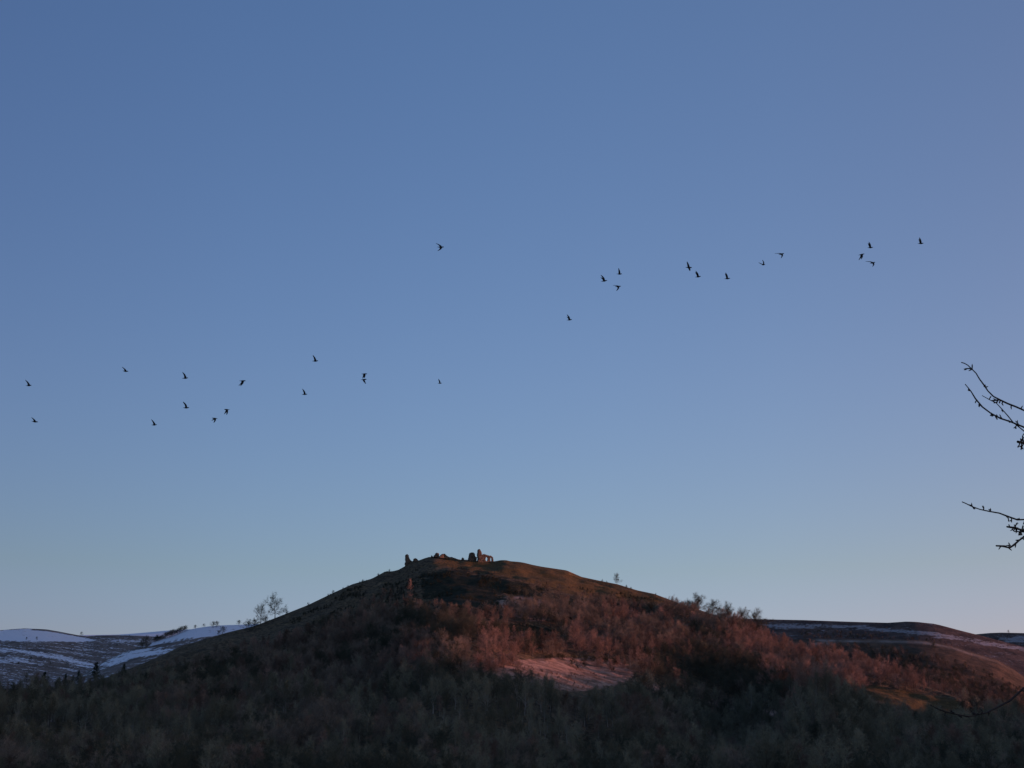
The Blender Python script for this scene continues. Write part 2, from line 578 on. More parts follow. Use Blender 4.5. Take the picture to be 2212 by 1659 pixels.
far_r.build('far_moor_ridge', M_MOOR, 120, 60, {'snow': lambda px, py, a, r: np.where(inpoly((px - 1596.6) / .27819, (py - 1230.7) / .27819, [(2000, 530), (2150, 520), (2600, 530), (2600, 580), (2100, 560)]), .8, .2)}, math.radians(8), math.radians(33))
spur = Hill([(1300, 1400), (1500, 1390)] + [z5(*p) for p in ((300, 545), (620, 532), (900, 538), (1300, 542), (1420, 550), (1500, 560), (1600, 580), (1700, 606), (1800, 640), (1900, 668), (2000, 700), (2100, 755), (2212, 830), (2500, 950), (3000, 1080))], 2300, 1550, -10, .8, 8, 120, 71, 1.4)
def spur_track(px, py, a, r):
    R, _ = spur.ridge(a)
    f = (R - r) / (R - 1550)
    return np.exp(-((f - .02) / .012) ** 2) * smooth(1755, 1775, px) * smooth(2240, 2000, px) + .8 * np.exp(-((f - .05) / .03) ** 2) * smooth(1745, 1765, px) * smooth(1810, 1785, px)


spur.build('wooded_spur', M_SPUR, 260, 260, {'track': spur_track}, math.radians(4), math.radians(33))


# the hill across the valley (to the right of the view) whose shadow lies on the lower wood
EAST_X = 1750.0
EAST_Y = [-3000, -800, 100, 450, 700, 800, 828, 856, 900, 1000, 1100, 1300, 1600]
EAST_H = [150, 190, 190, 170, 160, 152, 146, 122, 106, 96, 85, 50, 10]


def east_hill():
    ys = np.linspace(-3200, 1900, 120)
    us = np.linspace(-1, 1, 41)
    y, u = np.meshgrid(ys, us, indexing='ij')
    H = np.interp(ys, EAST_Y, EAST_H)[:, None]
    prof = np.clip(1 - np.abs(u), 0, 1)
    prof = prof * prof * (3 - 2 * prof)
    x = EAST_X + u * 500
    z = -14 + (H + 14) * prof + 2.0 * fbm(x / 90, y / 90, 3, 81) * prof
    v = np.stack([x, y, z], -1).reshape(-1, 3)
    i = np.arange(v.shape[0]).reshape(y.shape)
    q = np.stack([i[:-1, :-1], i[1:, :-1], i[1:, 1:], i[:-1, 1:]], -1).reshape(-1, 4)
    tag(mesh_np('opposite_hill', v, q, M_GROUND, smooth_shade=True), kind='structure')


east_hill()


def ground_z(az, r):
    return np.maximum(castle.h(az, r), np.interp(r, [0, 14, 110, 300, 30000], [0, 0, -8, -9.5, -12]))


# ------------------------------------------------------------------ trees
class MB:
    def __init__(s):
        s.v, s.q, s.t, s.n = [], [], [], 0

    def tube(s, pts, rad, sides=5):
        pts = np.asarray(pts, float)
        rad = np.asarray(rad, float)
        d = np.gradient(pts, axis=0)
        d /= np.linalg.norm(d, axis=1)[:, None] + 1e-9
        ref = np.array([0.3, 1, .2]) if abs(d[0][2]) > .8 else np.array([0, 0, 1.])
        a = np.cross(d, ref)
        a /= np.linalg.norm(a, axis=1)[:, None] + 1e-9
        b = np.cross(d, a)
        th = np.arange(sides) * 2 * math.pi / sides
        ring = pts[:, None] + rad[:, None, None] * (np.cos(th)[None, :, None] * a[:, None] + np.sin(th)[None, :, None] * b[:, None])
        i = np.arange(len(pts) * sides).reshape(len(pts), sides) + s.n
        j = np.roll(i, -1, 1)
        s.q.append(np.stack([i[:-1], j[:-1], j[1:], i[1:]], -1).reshape(-1, 4))
        tip = s.n + len(pts) * sides
        s.v.append(ring.reshape(-1, 3))
        s.v.append(pts[-1:] + d[-1:] * rad[-1])
        s.t.append(np.stack([i[-1], j[-1], np.full(sides, tip)], -1))
        s.n = tip + 1

    def slivers(s, p, d, L, w, rng):
        """many thin twigs: triangles from p along d"""
        p, d = np.asarray(p), np.asarray(d)
        n = len(p)
        side = np.cross(d, rng.normal(size=(n, 3)))
        side /= np.linalg.norm(side, axis=1)[:, None] + 1e-9
        L = np.asarray(L)[:, None]
        v = np.stack([p - side * w / 2, p + side * w / 2, p + d * L], 1).reshape(-1, 3)
        i = np.arange(n * 3).reshape(n, 3) + s.n
        s.v.append(v)
        s.t.append(i)
        s.n += n * 3

    def blob(s, c, r, rng, sub=1):
        pass

    def arrays(s):
        f = []
        if s.q:
            f.append(np.concatenate(s.q))
        if s.t:
            f.append(np.concatenate(s.t))
        return np.concatenate(s.v), f


def unit(v):
    return v / (np.linalg.norm(v) + 1e-9)


KINDS = dict(
    # height, clear trunk fraction, limbs, limb angle lo/hi (deg from up, bottom..top), limb length fraction bottom..top, upcurve, twig len, twig width, trunk radius
    oak=dict(H=13, clear=.20, limbs=15, ang=(84, 14), ln=(.62, .42), up=.20, tw=1.25, ww=.072, r=.33, n2=8, n3=11),
    ash=dict(H=16, clear=.22, limbs=15, ang=(58, 8), ln=(.45, .30), up=.40, tw=1.2, ww=.068, r=.30, n2=7, n3=9),
    birch=dict(H=14, clear=.16, limbs=20, ang=(62, 24), ln=(.34, .16), up=.15, tw=1.1, ww=.085, r=.17, n2=7, n3=7),
    larch=dict(H=16, clear=.12, limbs=30, ang=(86, 40), ln=(.27, .05), up=.15, tw=.8, ww=.085, r=.2, n2=6, n3=5),
    pine=dict(H=15, clear=.15, limbs=32, ang=(95, 40), ln=(.28, .07), up=.1, tw=.7, ww=.22, r=.22, n2=6, n3=8),
    shrub=dict(H=3.2, clear=.02, limbs=16, ang=(70, 8), ln=(.75, .8), up=.2, tw=.55, ww=.07, r=.06, n2=5, n3=6),
)


def make_tree(kind, seed, dens=1.0, thin=1.0):
    k_ = KINDS[kind]
    rng = np.random.default_rng(seed)
    H = k_['H']
    tr, cr = MB(), MB()
    n = 7
    wob = np.cumsum(rng.normal(0, (.006 if kind in ('pine', 'larch') else .02) * H, (n, 2)), 0)
    wob -= wob[0]
    top = .93 if kind in ('larch', 'pine', 'birch') else .72
    pts = np.column_stack([wob * np.linspace(0, 1, n)[:, None], np.linspace(-.4, H * top, n)])
    rad = k_['r'] * np.linspace(1, .12, n) ** .9
    rad[0] *= 1.35
    tr.tube(pts, rad, 6)
    lp, ldir, lL = [], [], []
    for i in range(k_['limbs']):
        s = k_['clear'] + (top - k_['clear']) * (i + rng.uniform(0, 1)) / k_['limbs']
        s = min(s, top * .99)
        f = (s - k_['clear']) / (top - k_['clear'])
        base = np.array([np.interp(s * H, pts[:, 2], pts[:, j]) for j in range(3)])
        ang = math.radians(k_['ang'][0] + (k_['ang'][1] - k_['ang'][0]) * f + rng.normal(0, 9))
        az = i * 2.4 + rng.normal(0, .5)
        d = np.array([math.sin(ang) * math.cos(az), math.sin(ang) * math.sin(az), math.cos(ang)])
        L = H * (k_['ln'][0] + (k_['ln'][1] - k_['ln'][0]) * f) * rng.uniform(.72, 1.15)
        P, cur = [base], base.copy()
        nn = 5
        for q in range(nn):
            d = unit(d + np.array([0, 0, k_['up'] * .35]) + rng.normal(0, .13, 3))
            cur = cur + d * L / nn
            P.append(cur.copy())
        P = np.array(P)
        r0 = max(.022, k_['r'] * .42 * (1 - .55 * f)) * (L / (H * k_['ln'][0])) ** .5
        tr.tube(P, r0 * np.linspace(1, .22, nn + 1), 4)
        # second order branches
        for q in range(int(k_['n2'] * dens + .5)):
            u = (q + rng.uniform(.2, 1)) / (k_['n2'] * dens) * (nn - .02)
            u = min(max(u, .6), nn - .02)
            a = int(u)
            b0 = P[a] + (P[a + 1] - P[a]) * (u - a)
            d2 = unit(unit(P[a + 1] - P[a]) + rng.normal(0, .62, 3) + np.array([0, 0, .12]))
            L2 = L * .42 * (1 - .5 * u / nn) * rng.uniform(.6, 1.25)
            m1 = b0 + d2 * L2 * .5
            d2b = unit(d2 + rng.normal(0, .25, 3) + np.array([0, 0, k_['up'] * .3]))
            m2 = m1 + d2b * L2 * .5
            cr.tube([b0, m1, m2], [r0 * .32 * thin, r0 * .2 * thin, r0 * .06], 3)
            nt3 = int(k_['n3'] * dens + .5)
            for e in range(nt3):
                v = rng.uniform(.15, 1)
                p3 = b0 + (m1 - b0) * v * 2 if v < .5 else m1 + (m2 - m1) * (v * 2 - 1)
                d3 = unit(d2b + rng.normal(0, .6, 3))
                lp.append(p3)
                ldir.append(d3)
                lL.append(k_['tw'] * rng.uniform(.6, 1.4))
    lp, ldir, lL = np.array(lp), np.array(ldir), np.array(lL)
    W = k_['ww'] * thin
    cr.slivers(lp, ldir, lL, W, rng)
    for q in range(2):                        # side twigs
        f = rng.uniform(.25, .9, len(lp))[:, None]
        dd = ldir + rng.normal(0, .55, ldir.shape)
        dd /= np.linalg.norm(dd, axis=1)[:, None]
        cr.slivers(lp + ldir * lL[:, None] * f, dd, lL * .65, W * .8, rng)
    return tr.arrays(), cr.arrays()


PROTO = {}


def proto(kind, seed, twig, bark, dens=1.0, thin=1.0):
    key = (kind, seed, twig.name, dens, thin)
    if key not in PROTO:
        (tv, tf), (cv, cf) = make_tree(kind, seed, dens, thin)
        a = mesh_np('trunk', tv, tf, bark, link=False, smooth_shade=True)
        b = mesh_np('crown', cv, cf, twig, link=False)
        PROTO[key] = (a, b)
    return key


def place_tree(key, name, label, group, loc, rz, sc, cat='tree', wide=1.0):
    a, b = PROTO[key]
    t = thing(name, label, cat, loc, rz, group, sc)
    t.scale = (sc * wide, sc * wide, sc)
    for src in (a, b):
        if not src.users_collection:
            c = src
        else:
            c = src.copy()
        COL.objects.link(c)
        c.parent = t
    return t


def world_on(hill, px, frac):
    """world point of a hill's ground at the column px, frac of the way up its face (1 = crest)"""
    az = float(ray(px, np.interp(px, [p[0] for p in sorted(HP)], [p[1] for p in sorted(HP)]))[0])
    R, _ = hill.ridge(np.array(az))
    rb = hill.rb
    r = float(rb + (R - rb) * frac)
    z = float(hill.h(np.array(az), np.array(r)))
    return r * math.sin(az), r * math.cos(az), z


rng = np.random.default_rng(11)
ARCH = {
    'oakb': [proto('oak', s, M_TWIG_BROWN, M_BARK) for s in (1, 2, 3)],
    'oakr': [proto('oak', s, M_TWIG_RED, M_BARK) for s in (4, 5)],
    'larch': [proto('larch', s, M_TWIG_RED, M_BARK) for s in (6, 7)],
    'birch': [proto('birch', s, M_TWIG_BROWN, M_PALE_BARK) for s in (8, 9)],
    'ash': [proto('ash', s, M_TWIG_GREY, M_BARK) for s in (12, 13, 14)],
    'ashp': [proto('ash', s, M_TWIG_GREY, M_PALE_BARK) for s in (15, 16)],
    'oakm': [proto('oak', s, M_TWIG_DIM, M_BARK) for s in (23, 24)],
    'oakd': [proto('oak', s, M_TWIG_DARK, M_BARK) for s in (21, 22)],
    'pine': [proto('pine', s, M_NEEDLE, M_BARK) for s in (17, 18)],
    'shrub': [proto('shrub', s, M_GORSE, M_BARK) for s in (19, 20)],
}
KEYS = [k_ for v in ARCH.values() for k_ in v]

# --- hand-placed trees on the skyline ------------------------------------------------
oak_sky = [proto('oak', s, M_TWIG_DARK, M_BARK, 1.7, .5) for s in (31, 32, 33, 34)]
birch_sky = [proto('oak', s, M_TWIG_DARK, M_BARK, 1.4, .5) for s in (35, 36)]
ash_sky = [proto('oak', s, M_TWIG_DARK, M_BARK, 1.15, .85) for s in (37, 38)]


def sky_tree(key, name, label, group, px, hpx, frac=.995, rz=0, hill=castle, sink=0.0, wide=1.25):
    x, y, z = world_on(hill, px, frac)
    Ht = hpx / FPX * math.hypot(x, y) / KINDS[key[0]]['H'] / .98
    return place_tree(key, name, label, group, (x, y, z - sink), rz, Ht, wide=wide)


sky_tree(ash_sky[0], 'bare_tree', 'small lone bare tree on the open skyline right of the ruins', None, 1333, 22, wide=.85)
sky_tree(ash_sky[1], 'bare_tree', 'taller airy bare tree with twin stems on the left shoulder of the hill', None, 594, 44, rz=1, wide=.95)
sky_tree(birch_sky[0], 'bare_tree', 'smaller leaning bare tree just left of the taller airy one on the hill shoulder', None, 563, 38, rz=2, wide=.9)
for px, hp, ky, lab in ((1486, 20, 0, 'short bare tree at the upper end of the skyline row'), (1508, 36, 1, 'broad round bare tree, tallest of the row on the right skyline'),
                        (1540, 34, 2, 'dense bare tree between two rounder ones in the skyline row'), (1572, 36, 3, 'round topped bare tree in the middle of the skyline row'),
                        (1602, 34, 0, 'low bare tree left of the wispy last tree of the skyline row'), (1633, 46, 2, 'wispy wide bare tree at the lower end of the skyline row')):
    sky_tree(oak_sky[ky], 'bare_tree', lab, 'bare trees in the row on the right skyline', px, hp * 1.05, .962, rz=px, wide=1.25)

# --- the wood on the hill --------------------------------------------------------------
SPACING = 8.7
pts = []
r = 400.0
while r < 1320:
    dn = SPACING / r
    az = np.arange(math.radians(-25.5), math.radians(25.5), dn) + rng.uniform(0, dn)
    aa = az + rng.uniform(-.45, .45, len(az)) * dn
    rr = r + rng.uniform(-.45, .45, len(az)) * SPACING
    pts.append(np.column_stack([aa, rr]))
    r += SPACING
pts = np.concatenate(pts)
az, r = pts[:, 0], pts[:, 1]
R, zs = castle.ridge(az)
z = ground_z(az, r)
x, y = r * np.sin(az), r * np.cos(az)
px, py = proj(x, y, z)
t = (r - 500) / (R - 500)
ok = (t < .985)
# upper edge of the wood in the view
UPX = [-400, 0, 200, 330, 450, 600, 700, 800, 880, 950, 1040, 1100, 1180, 1260, 1330, 1400, 1450, 1500, 2700]
UPY = [1480, 1480, 1470, 1446, 1414, 1374, 1338, 1302, 1286, 1315, 1335, 1310, 1296, 1300, 1306, 1300, 1296, 1290, 1290]
up = np.interp(px, UPX, UPY)
wood = py > up + 14 * fbm(x / 60, y / 60, 3, 90)
open_ = np.zeros(len(px), bool)
for p in MEADOW + WARM[1:] + OLDCLEAR + GORSE[1:]:
    open_ |= inpoly(px, py, p)
for p in MEADOW[:1] + WARM[1:]:               # keep tall trees from hiding the meadow from below
    open_ |= inpoly(px, py - 16, p) | inpoly(px, py - 26, p) | (inpoly(px, py - 36, p) & (px > 1180) & (vnoise(x / 9, y / 9, 71) > -.6)) | (inpoly(px, py - 46, p) & (px > 1210) & (px < 1360))
sel = ok & wood & ~open_ & ~((t > .965) & (px > 1440) & (px < 1670)) & ~((t > .9) & (px > 1280) & (px <= 1440))
# thin fringe of scattered trees above the wood
fringe = ok & ~wood & ~open_ & (py > up - 34) & (rng.uniform(size=len(px)) < .16) & (px > 1120)
sel |= fringe & (t < .88)
az, r, x, y, z, px, py, t = (q[sel] for q in (az, r, x, y, z, px, py, t))
n = len(x)
kind_n = fbm(x / 90, y / 90, 3, 95) + rng.normal(0, .35, n)
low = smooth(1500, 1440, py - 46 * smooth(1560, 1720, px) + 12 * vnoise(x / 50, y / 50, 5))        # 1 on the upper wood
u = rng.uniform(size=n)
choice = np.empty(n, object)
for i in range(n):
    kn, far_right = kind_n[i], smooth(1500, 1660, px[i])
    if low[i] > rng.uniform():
        if far_right > rng.uniform():  # stronger sun on this flank put in as redder, paler oaks
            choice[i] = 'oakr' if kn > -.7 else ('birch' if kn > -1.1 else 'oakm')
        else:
            choice[i] = 'larch' if kn > 1.1 else ('oakr' if kn > .85 else ('birch' if kn > .6 else ('oakb' if kn > .25 else 'oakm')))  # less sunlit slope imitated by duller twig colours
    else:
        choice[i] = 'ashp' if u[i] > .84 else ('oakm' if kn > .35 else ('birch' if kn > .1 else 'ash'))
pt = fbm(x / 42, y / 42, 2, 97)
for i in range(n):
    if low[i] < .5:
        if pt[i] > .6:
            choice[i] = 'oakd'
        elif pt[i] < -.75:
            choice[i] = 'ashp'
    elif pt[i] > .45 and px[i] < 1650:
        choice[i] = 'oakd' if rng.uniform() < .75 else 'oakb'
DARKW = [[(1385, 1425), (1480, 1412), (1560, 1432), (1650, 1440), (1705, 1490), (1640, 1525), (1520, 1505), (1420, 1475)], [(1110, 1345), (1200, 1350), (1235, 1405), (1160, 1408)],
         [(840, 1330), (960, 1330), (1060, 1372), (1010, 1410), (900, 1400), (860, 1370)], [(930, 1430), (1000, 1440), (990, 1500), (950, 1500)], [(1490, 1370), (1570, 1385), (1560, 1405), (1500, 1395)]]  # hollows darkened by twig colour in place of the spur's shade
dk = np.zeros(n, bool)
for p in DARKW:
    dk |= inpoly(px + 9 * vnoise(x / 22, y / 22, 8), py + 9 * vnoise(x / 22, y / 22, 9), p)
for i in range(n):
    if r[i] < 530 and rng.uniform() < .42:  # dark twigs stand in for deep shade among the nearest trees
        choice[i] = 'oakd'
REDW = [[(1010, 1380), (1090, 1372), (1165, 1366), (1170, 1425), (1010, 1432)], [(1222, 1355), (1262, 1350), (1290, 1380), (1330, 1425), (1225, 1420)], [(1285, 1325), (1390, 1310), (1380, 1370), (1300, 1360)], [(1420, 1330), (1500, 1350), (1520, 1390), (1440, 1375)]]  # sunlit clumps imitated by redder, paler twigs
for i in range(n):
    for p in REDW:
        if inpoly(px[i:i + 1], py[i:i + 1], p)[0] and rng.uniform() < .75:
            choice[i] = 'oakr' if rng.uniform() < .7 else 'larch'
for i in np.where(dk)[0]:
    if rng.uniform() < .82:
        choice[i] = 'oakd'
hsc = rng.uniform(.56, 1.04, n) + .26 * np.clip(vnoise(x / 30, y / 30, 44), -.5, 1)
hsc *= np.where(py < up[sel] + 30, .72, 1)
key_i = np.empty(n, int)
for i in range(n):
    key_i[i] = KEYS.index(ARCH[choice[i]][rng.integers(len(ARCH[choice[i]]))])
rot = rng.uniform(0, 6.283, n)
Hs = np.array([KINDS[KEYS[k_][0]]['H'] for k_ in key_i]) * hsc
tx, ty = proj(x, y, z + Hs)
size = Hs / r
vis = (px > -12) & (px < 2224) & (ty < 1640)
score = np.where(vis, size, 0) * np.clip((1659 - ty) / 22.0, .0, 1)
# individuals: the 262 that show largest, plus a few special tall ones
order = np.argsort(-score)
ind = np.zeros(n, bool)
ind[order[:235]] = True
ZONES = [
    ('ash', 'bare grey green tree, one of the nearest in the dark lower wood'),
    ('ashp', 'bare tree with a pale trunk, one of the nearest in the lower wood'),
    ('oakb', 'bare brown spreading tree, one of the nearest in the lower wood'),
    ('oakr', 'bare reddish spreading tree, one of the nearest in the lower wood'),
    ('oakm', 'dull brown spreading tree, one of the nearest in the lower wood'),
    ('oakd', 'dark shade toned spreading tree, one of the nearest in the wood'),
    ('larch', 'conical reddish bare tree, one of the nearest in the wood'),
    ('birch', 'slender brown bare tree, one of the nearest in the wood'),
    ('pine', 'dark evergreen among bare trees, one of the nearest in the wood')]
ZL = dict(ZONES)
SIDE = ((0, 'left'), (740, 'middle'), (1475, 'right'))
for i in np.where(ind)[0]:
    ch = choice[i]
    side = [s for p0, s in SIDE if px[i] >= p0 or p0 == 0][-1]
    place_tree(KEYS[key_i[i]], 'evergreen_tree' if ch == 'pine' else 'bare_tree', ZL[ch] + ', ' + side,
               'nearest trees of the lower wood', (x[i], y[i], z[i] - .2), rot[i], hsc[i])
for k_ in KEYS:                                # prototypes that got no individual yet: let one of the wood's own trees carry them
    a, b = PROTO[k_]
    if not a.users_collection and k_[0] != 'shrub':
        c = np.where((~ind) & (key_i == KEYS.index(k_)) & (px > 0) & (px < 2212))[0]
        if len(c):
            j = c[np.argmax(size[c])]
            ind[j] = True
            ch = choice[j]
            place_tree(k_, 'evergreen_tree' if ch == 'pine' else 'bare_tree', ZL[ch].split(', one')[0] + ' higher on the slope',
                       'trees higher on the slope', (x[j], y[j], z[j] - .2), rot[j], hsc[j])


# --- everything else in the wood: one object, instancing the trees above ----------------
def gn_scatter(name, co, idx, rot, sc, keys, label, cat):
    me = bpy.data.meshes.new(name)
    me.vertices.add(len(co))
    me.vertices.foreach_set('co', np.asarray(co, np.float32).ravel())
    for nm, typ, val in (('idx', 'INT', idx), ('rot', 'FLOAT', rot), ('sc', 'FLOAT', sc)):
        a = me.attributes.new(nm, typ, 'POINT')
        a.data.foreach_set('value', np.asarray(val, np.int32 if typ == 'INT' else np.float32))
    o = bpy.data.objects.new(name, me)
    COL.objects.link(o)
    tag(o, label, cat, None, 'stuff')
    ng = bpy.data.node_groups.new(name + '_scatter', 'GeometryNodeTree')
    ng.interface.new_socket('Geometry', in_out='INPUT', socket_type='NodeSocketGeometry')
    ng.interface.new_socket('Geometry', in_out='OUTPUT', socket_type='NodeSocketGeometry')
    gi, go = ng.nodes.new('NodeGroupInput'), ng.nodes.new('NodeGroupOutput')
    iop = ng.nodes.new('GeometryNodeInstanceOnPoints')
    lst = ng.nodes.new('GeometryNodeGeometryToInstance')
    for kk in reversed(keys):
        jn = ng.nodes.new('GeometryNodeJoinGeometry')
        for ob in PROTO[kk]:
            oi = ng.nodes.new('GeometryNodeObjectInfo')
            oi.transform_space = 'ORIGINAL'
            oi.inputs['Object'].default_value = ob
            ng.links.new(oi.outputs['Geometry'], jn.inputs[0])
        g2 = ng.nodes.new('GeometryNodeGeometryToInstance')
        ng.links.new(jn.outputs[0], g2.inputs[0])
        ng.links.new(g2.outputs[0], lst.inputs[0])

    def na(nm, typ):
        q = ng.nodes.new('GeometryNodeInputNamedAttribute')
        q.data_type = typ
        q.inputs['Name'].default_value = nm
        return q.outputs['Attribute']
    ng.links.new(gi.outputs[0], iop.inputs['Points'])
    # the list node nests one level: un-nest by picking from a joined list
    jl = ng.nodes.new('GeometryNodeJoinGeometry')
    for l in list(ng.links):
        if l.to_node == lst:
            ng.links.new(l.from_socket, jl.inputs[0])
    ng.nodes.remove(lst)
    ng.links.new(jl.outputs[0], iop.inputs['Instance'])
    iop.inputs['Pick Instance'].default_value = True
    ng.links.new(na('idx', 'INT'), iop.inputs['Instance Index'])
    cx = ng.nodes.new('ShaderNodeCombineXYZ')
    ng.links.new(na('rot', 'FLOAT'), cx.inputs['Z'])
    ng.links.new(cx.outputs[0], iop.inputs['Rotation'])
    ng.links.new(na('sc', 'FLOAT'), iop.inputs['Scale'])
    ng.links.new(iop.outputs[0], go.inputs[0])
    md = o.modifiers.new('scatter', 'NODES')
    md.node_group = ng
    return o


rest = ~ind
wk = [k_ for k_ in KEYS if PROTO[k_][0].users_collection]
rem = {KEYS.index(k_): j for j, k_ in enumerate(wk)}
rest &= np.array([k_ in rem for k_ in key_i])
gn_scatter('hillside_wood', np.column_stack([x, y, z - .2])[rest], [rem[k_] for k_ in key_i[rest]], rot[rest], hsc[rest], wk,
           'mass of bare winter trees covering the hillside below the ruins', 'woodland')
print('TREES', n, 'instanced', rest.sum())


# ------------------------------------------------------------------ trees and shrubs placed one by one
def hill_at(hill, px, py):
    """the ground of a hill seen at a measured pixel: searched along the line of sight"""
    az, te = ray(px, py)
    az, te = float(az), float(te)
    R, _ = hill.ridge(np.array(az))
    rb = hill.rb(np.array(az)) if callable(hill.rb) else hill.rb
    rr = np.linspace(float(rb), float(R), 500)
    hh = hill.h(np.full(500, az), rr)
    over = np.where((hh - CAM_Z) / rr >= te)[0]
    r = rr[over[0]] if len(over) else float(R)
    z = float(hill.h(np.array(az), np.array(r)))
    return r * math.sin(az), r * math.cos(az), z


def spot(key, name, label, group, hill, px, py, hpx, rz=0.0, cat='tree', wide=1.0):
    x, y, z = hill_at(hill, px, py)
    sc = hpx / FPX * math.hypot(x, y) / KINDS[key[0]]['H']
    return place_tree(key, name, label, group, (x, y, z - .15 * sc), rz, sc, cat, wide)


rs = np.random.default_rng(5)
SH = ARCH['shrub']
# conifers at the left foot of the hill
for px, py, hp, lab in ((204, 1468, 38, 'tallest dark conifer at the left foot of the hill against the snow'), (168, 1474, 26, 'dark conifer just left of the tallest one at the hill foot'),
                        (93, 1484, 30, 'broad dark conifer near the left edge in front of the snowy slope'), (140, 1482, 24, 'middle dark conifer between two taller ones at the left hill foot'),
                        (266, 1462, 26, 'rounded dark evergreen on the lower left slope of the hill')):
    spot(ARCH['pine'][int(px) % 2], 'evergreen_tree', lab, 'conifers at the left foot of the hill', castle, px, py, hp, px)
# reddish trees singled out on the slope
for px, py, hp, k_, lab in ((886, 1286, 36, 'larch', 'lone glowing red tree high on the slope below the leftmost ruin'),
                            (1142, 1412, 50, 'larch', 'pointed red lit tree standing above the pale meadow'),
                            (1086, 1418, 44, 'larch', 'narrow red lit tree left of the pointed one above the meadow'),
                            (1246, 1412, 58, 'oakr', 'large rounded red lit tree at the upper edge of the meadow')):
    spot(ARCH[k_][0], 'bare_tree', lab, None, castle, px, py, hp, 1.3)
# bushes under the pair of trees on the left shoulder
for px, hp, lab in ((538, 13, 'leftmost reddish bush under the pair of trees on the shoulder'), (551, 12, 'dark bush between two reddish ones on the left shoulder'),
                    (573, 11, 'low reddish bush between the pair of bare trees')):
    x_, y_, z_ = world_on(castle, px, .99)
    place_tree(SH[px % 2], 'shrub', lab, 'bushes on the left shoulder', (x_, y_, z_ - .2), px, hp / FPX * math.hypot(x_, y_) / 3.2, 'shrub', wide=1.7)
# small shrubs along the skyline and on the grass
for i in range(21):
    px = rs.uniform(606, 868) if i < 16 else rs.uniform(1275, 1450)
    x_, y_, z_ = world_on(castle, px, .992)
    lab = 'tiny dark shrub on the left skyline of the castle hill' if i < 16 else 'tiny dark shrub on the right skyline of the castle hill'
    place_tree(SH[i % 2], 'shrub', lab, 'shrubs along the left skyline' if i < 16 else 'shrubs along the right skyline', (x_, y_, z_ - .3), i * 1.7,
               rs.uniform(3, 6) / FPX * math.hypot(x_, y_) / 3.2, 'shrub')
RB = [proto('shrub', s, M_TWIG_RED, M_BARK) for s in (41, 42)]
for i, (px, py, hp) in enumerate([(rs.uniform(1012, 1125), rs.uniform(1432, 1452), rs.uniform(12, 20)) for _ in range(16)] + [(rs.uniform(1285, 1385), rs.uniform(1424, 1446), rs.uniform(9, 14)) for _ in range(10)]):
    spot(RB[i % 2], 'shrub', 'glowing red leafless bush at the left end of the pale meadow' if i < 16 else 'glowing red leafless bush at the right end of the pale meadow',
         'red bushes at the left of the meadow' if i < 16 else 'red bushes at the right of the meadow', castle, px, py, hp, px, 'shrub', wide=1.3)
for px, py, hp in ((1190, 1426, 10), (1216, 1426, 9), (1240, 1427, 10), (1266, 1428, 10), (1284, 1430, 9), (1310, 1434, 11), (1328, 1438, 10), (1235, 1438, 9), (1247, 1446, 8), (1262, 1440, 8), (1258, 1432, 6), (1276, 1428, 6), (1180, 1426, 8), (1206, 1422, 8), (1300, 1430, 8), (1325, 1452, 7), (1120, 1440, 7)):
    spot(SH[int(px) % 2], 'shrub', 'small dark gorse bush on or above the sunlit pale meadow', 'gorse bushes on the meadow', castle, px, py, hp, px, 'shrub', wide=1.6)
# trees on the far snowy hills
for i in range(24):
    u_ = i / 23
    zx = 1105 + 225 * u_ + rs.uniform(-6, 6)
    zy = np.interp(zx, [1100, 1150, 1200, 1250, 1330], [520, 503, 487, 470, 437])
    spot(ARCH['oakd'][i % 2], 'distant_tree', 'dark tree in the dense row along the crest of the near snowy slope', 'row of dark trees on the snowy crest',
         near, *z2(zx, zy + 4), rs.uniform(8, 13), i, wide=1.3)
for zx, zy, hz, lab in ((1022, 560, 52, 'dusky bare tree left in the clump below the dark crest row'), (1050, 552, 60, 'tallest dusky tree of the clump below the dark crest row'), (1008, 570, 40, 'low dusky tree at the foot of the clump beside the snowy slope'),
                        (1530, 418, 36, 'larger dark tree on the crest right of the snowy slope'), (1556, 412, 34, 'thin tree beside the larger dark one on the snowy crest'),
                        (1402, 424, 22, 'small low tree on the snowy crest right of the dense row'), (1464, 412, 20, 'rounded small tree in the middle of the snowy crest'),
                        (1716, 400, 30, 'lone small tree on the snowy crest near the dark hill'), (1598, 462, 44, 'thin bare tree on the snow just above the dark hillside'),
                        (1572, 470, 26, 'low bush beside the thin tree on the snow above the dark hillside')):
    spot((ARCH['oakd'][int(zx) % 2]), 'distant_tree', lab, None, near, *z2(zx, zy), hz * .34, zx, wide=1.35)
for zx, zy, hz in ((190, 506, 20), (262, 508, 24), (584, 476, 26), (460, 575, 14), (838, 552, 22), (222, 656, 30), (512, 582, 16), (130, 690, 24), (360, 690, 26), (480, 690, 26), (600, 612, 12), (930, 480, 10), (700, 560, 12)):
    spot(ARCH['oakd'][int(zx) % 2], 'distant_tree', 'small dark speck of a tree on the round snowy hill', 'scattered trees on the round snowy hill', rnd, *z2(zx, zy), hz * .30, zx)
spot(ARCH['oakd'][0], 'distant_tree', 'round dark tree alone on the spur below the pale track', None, spur, *z5(1515, 632), 17, 0)
spot(ARCH['oakb'][0], 'distant_tree', 'tiny tree on the skyline of the far right ridge', None, far_r, *z5(2092, 494), 6, 0)
spot(ARCH['oakb'][1], 'distant_tree', 'tiny dark tree at the right end of the snowy band on the moor', None, moor, *z5(1145, 462), 5, 0)


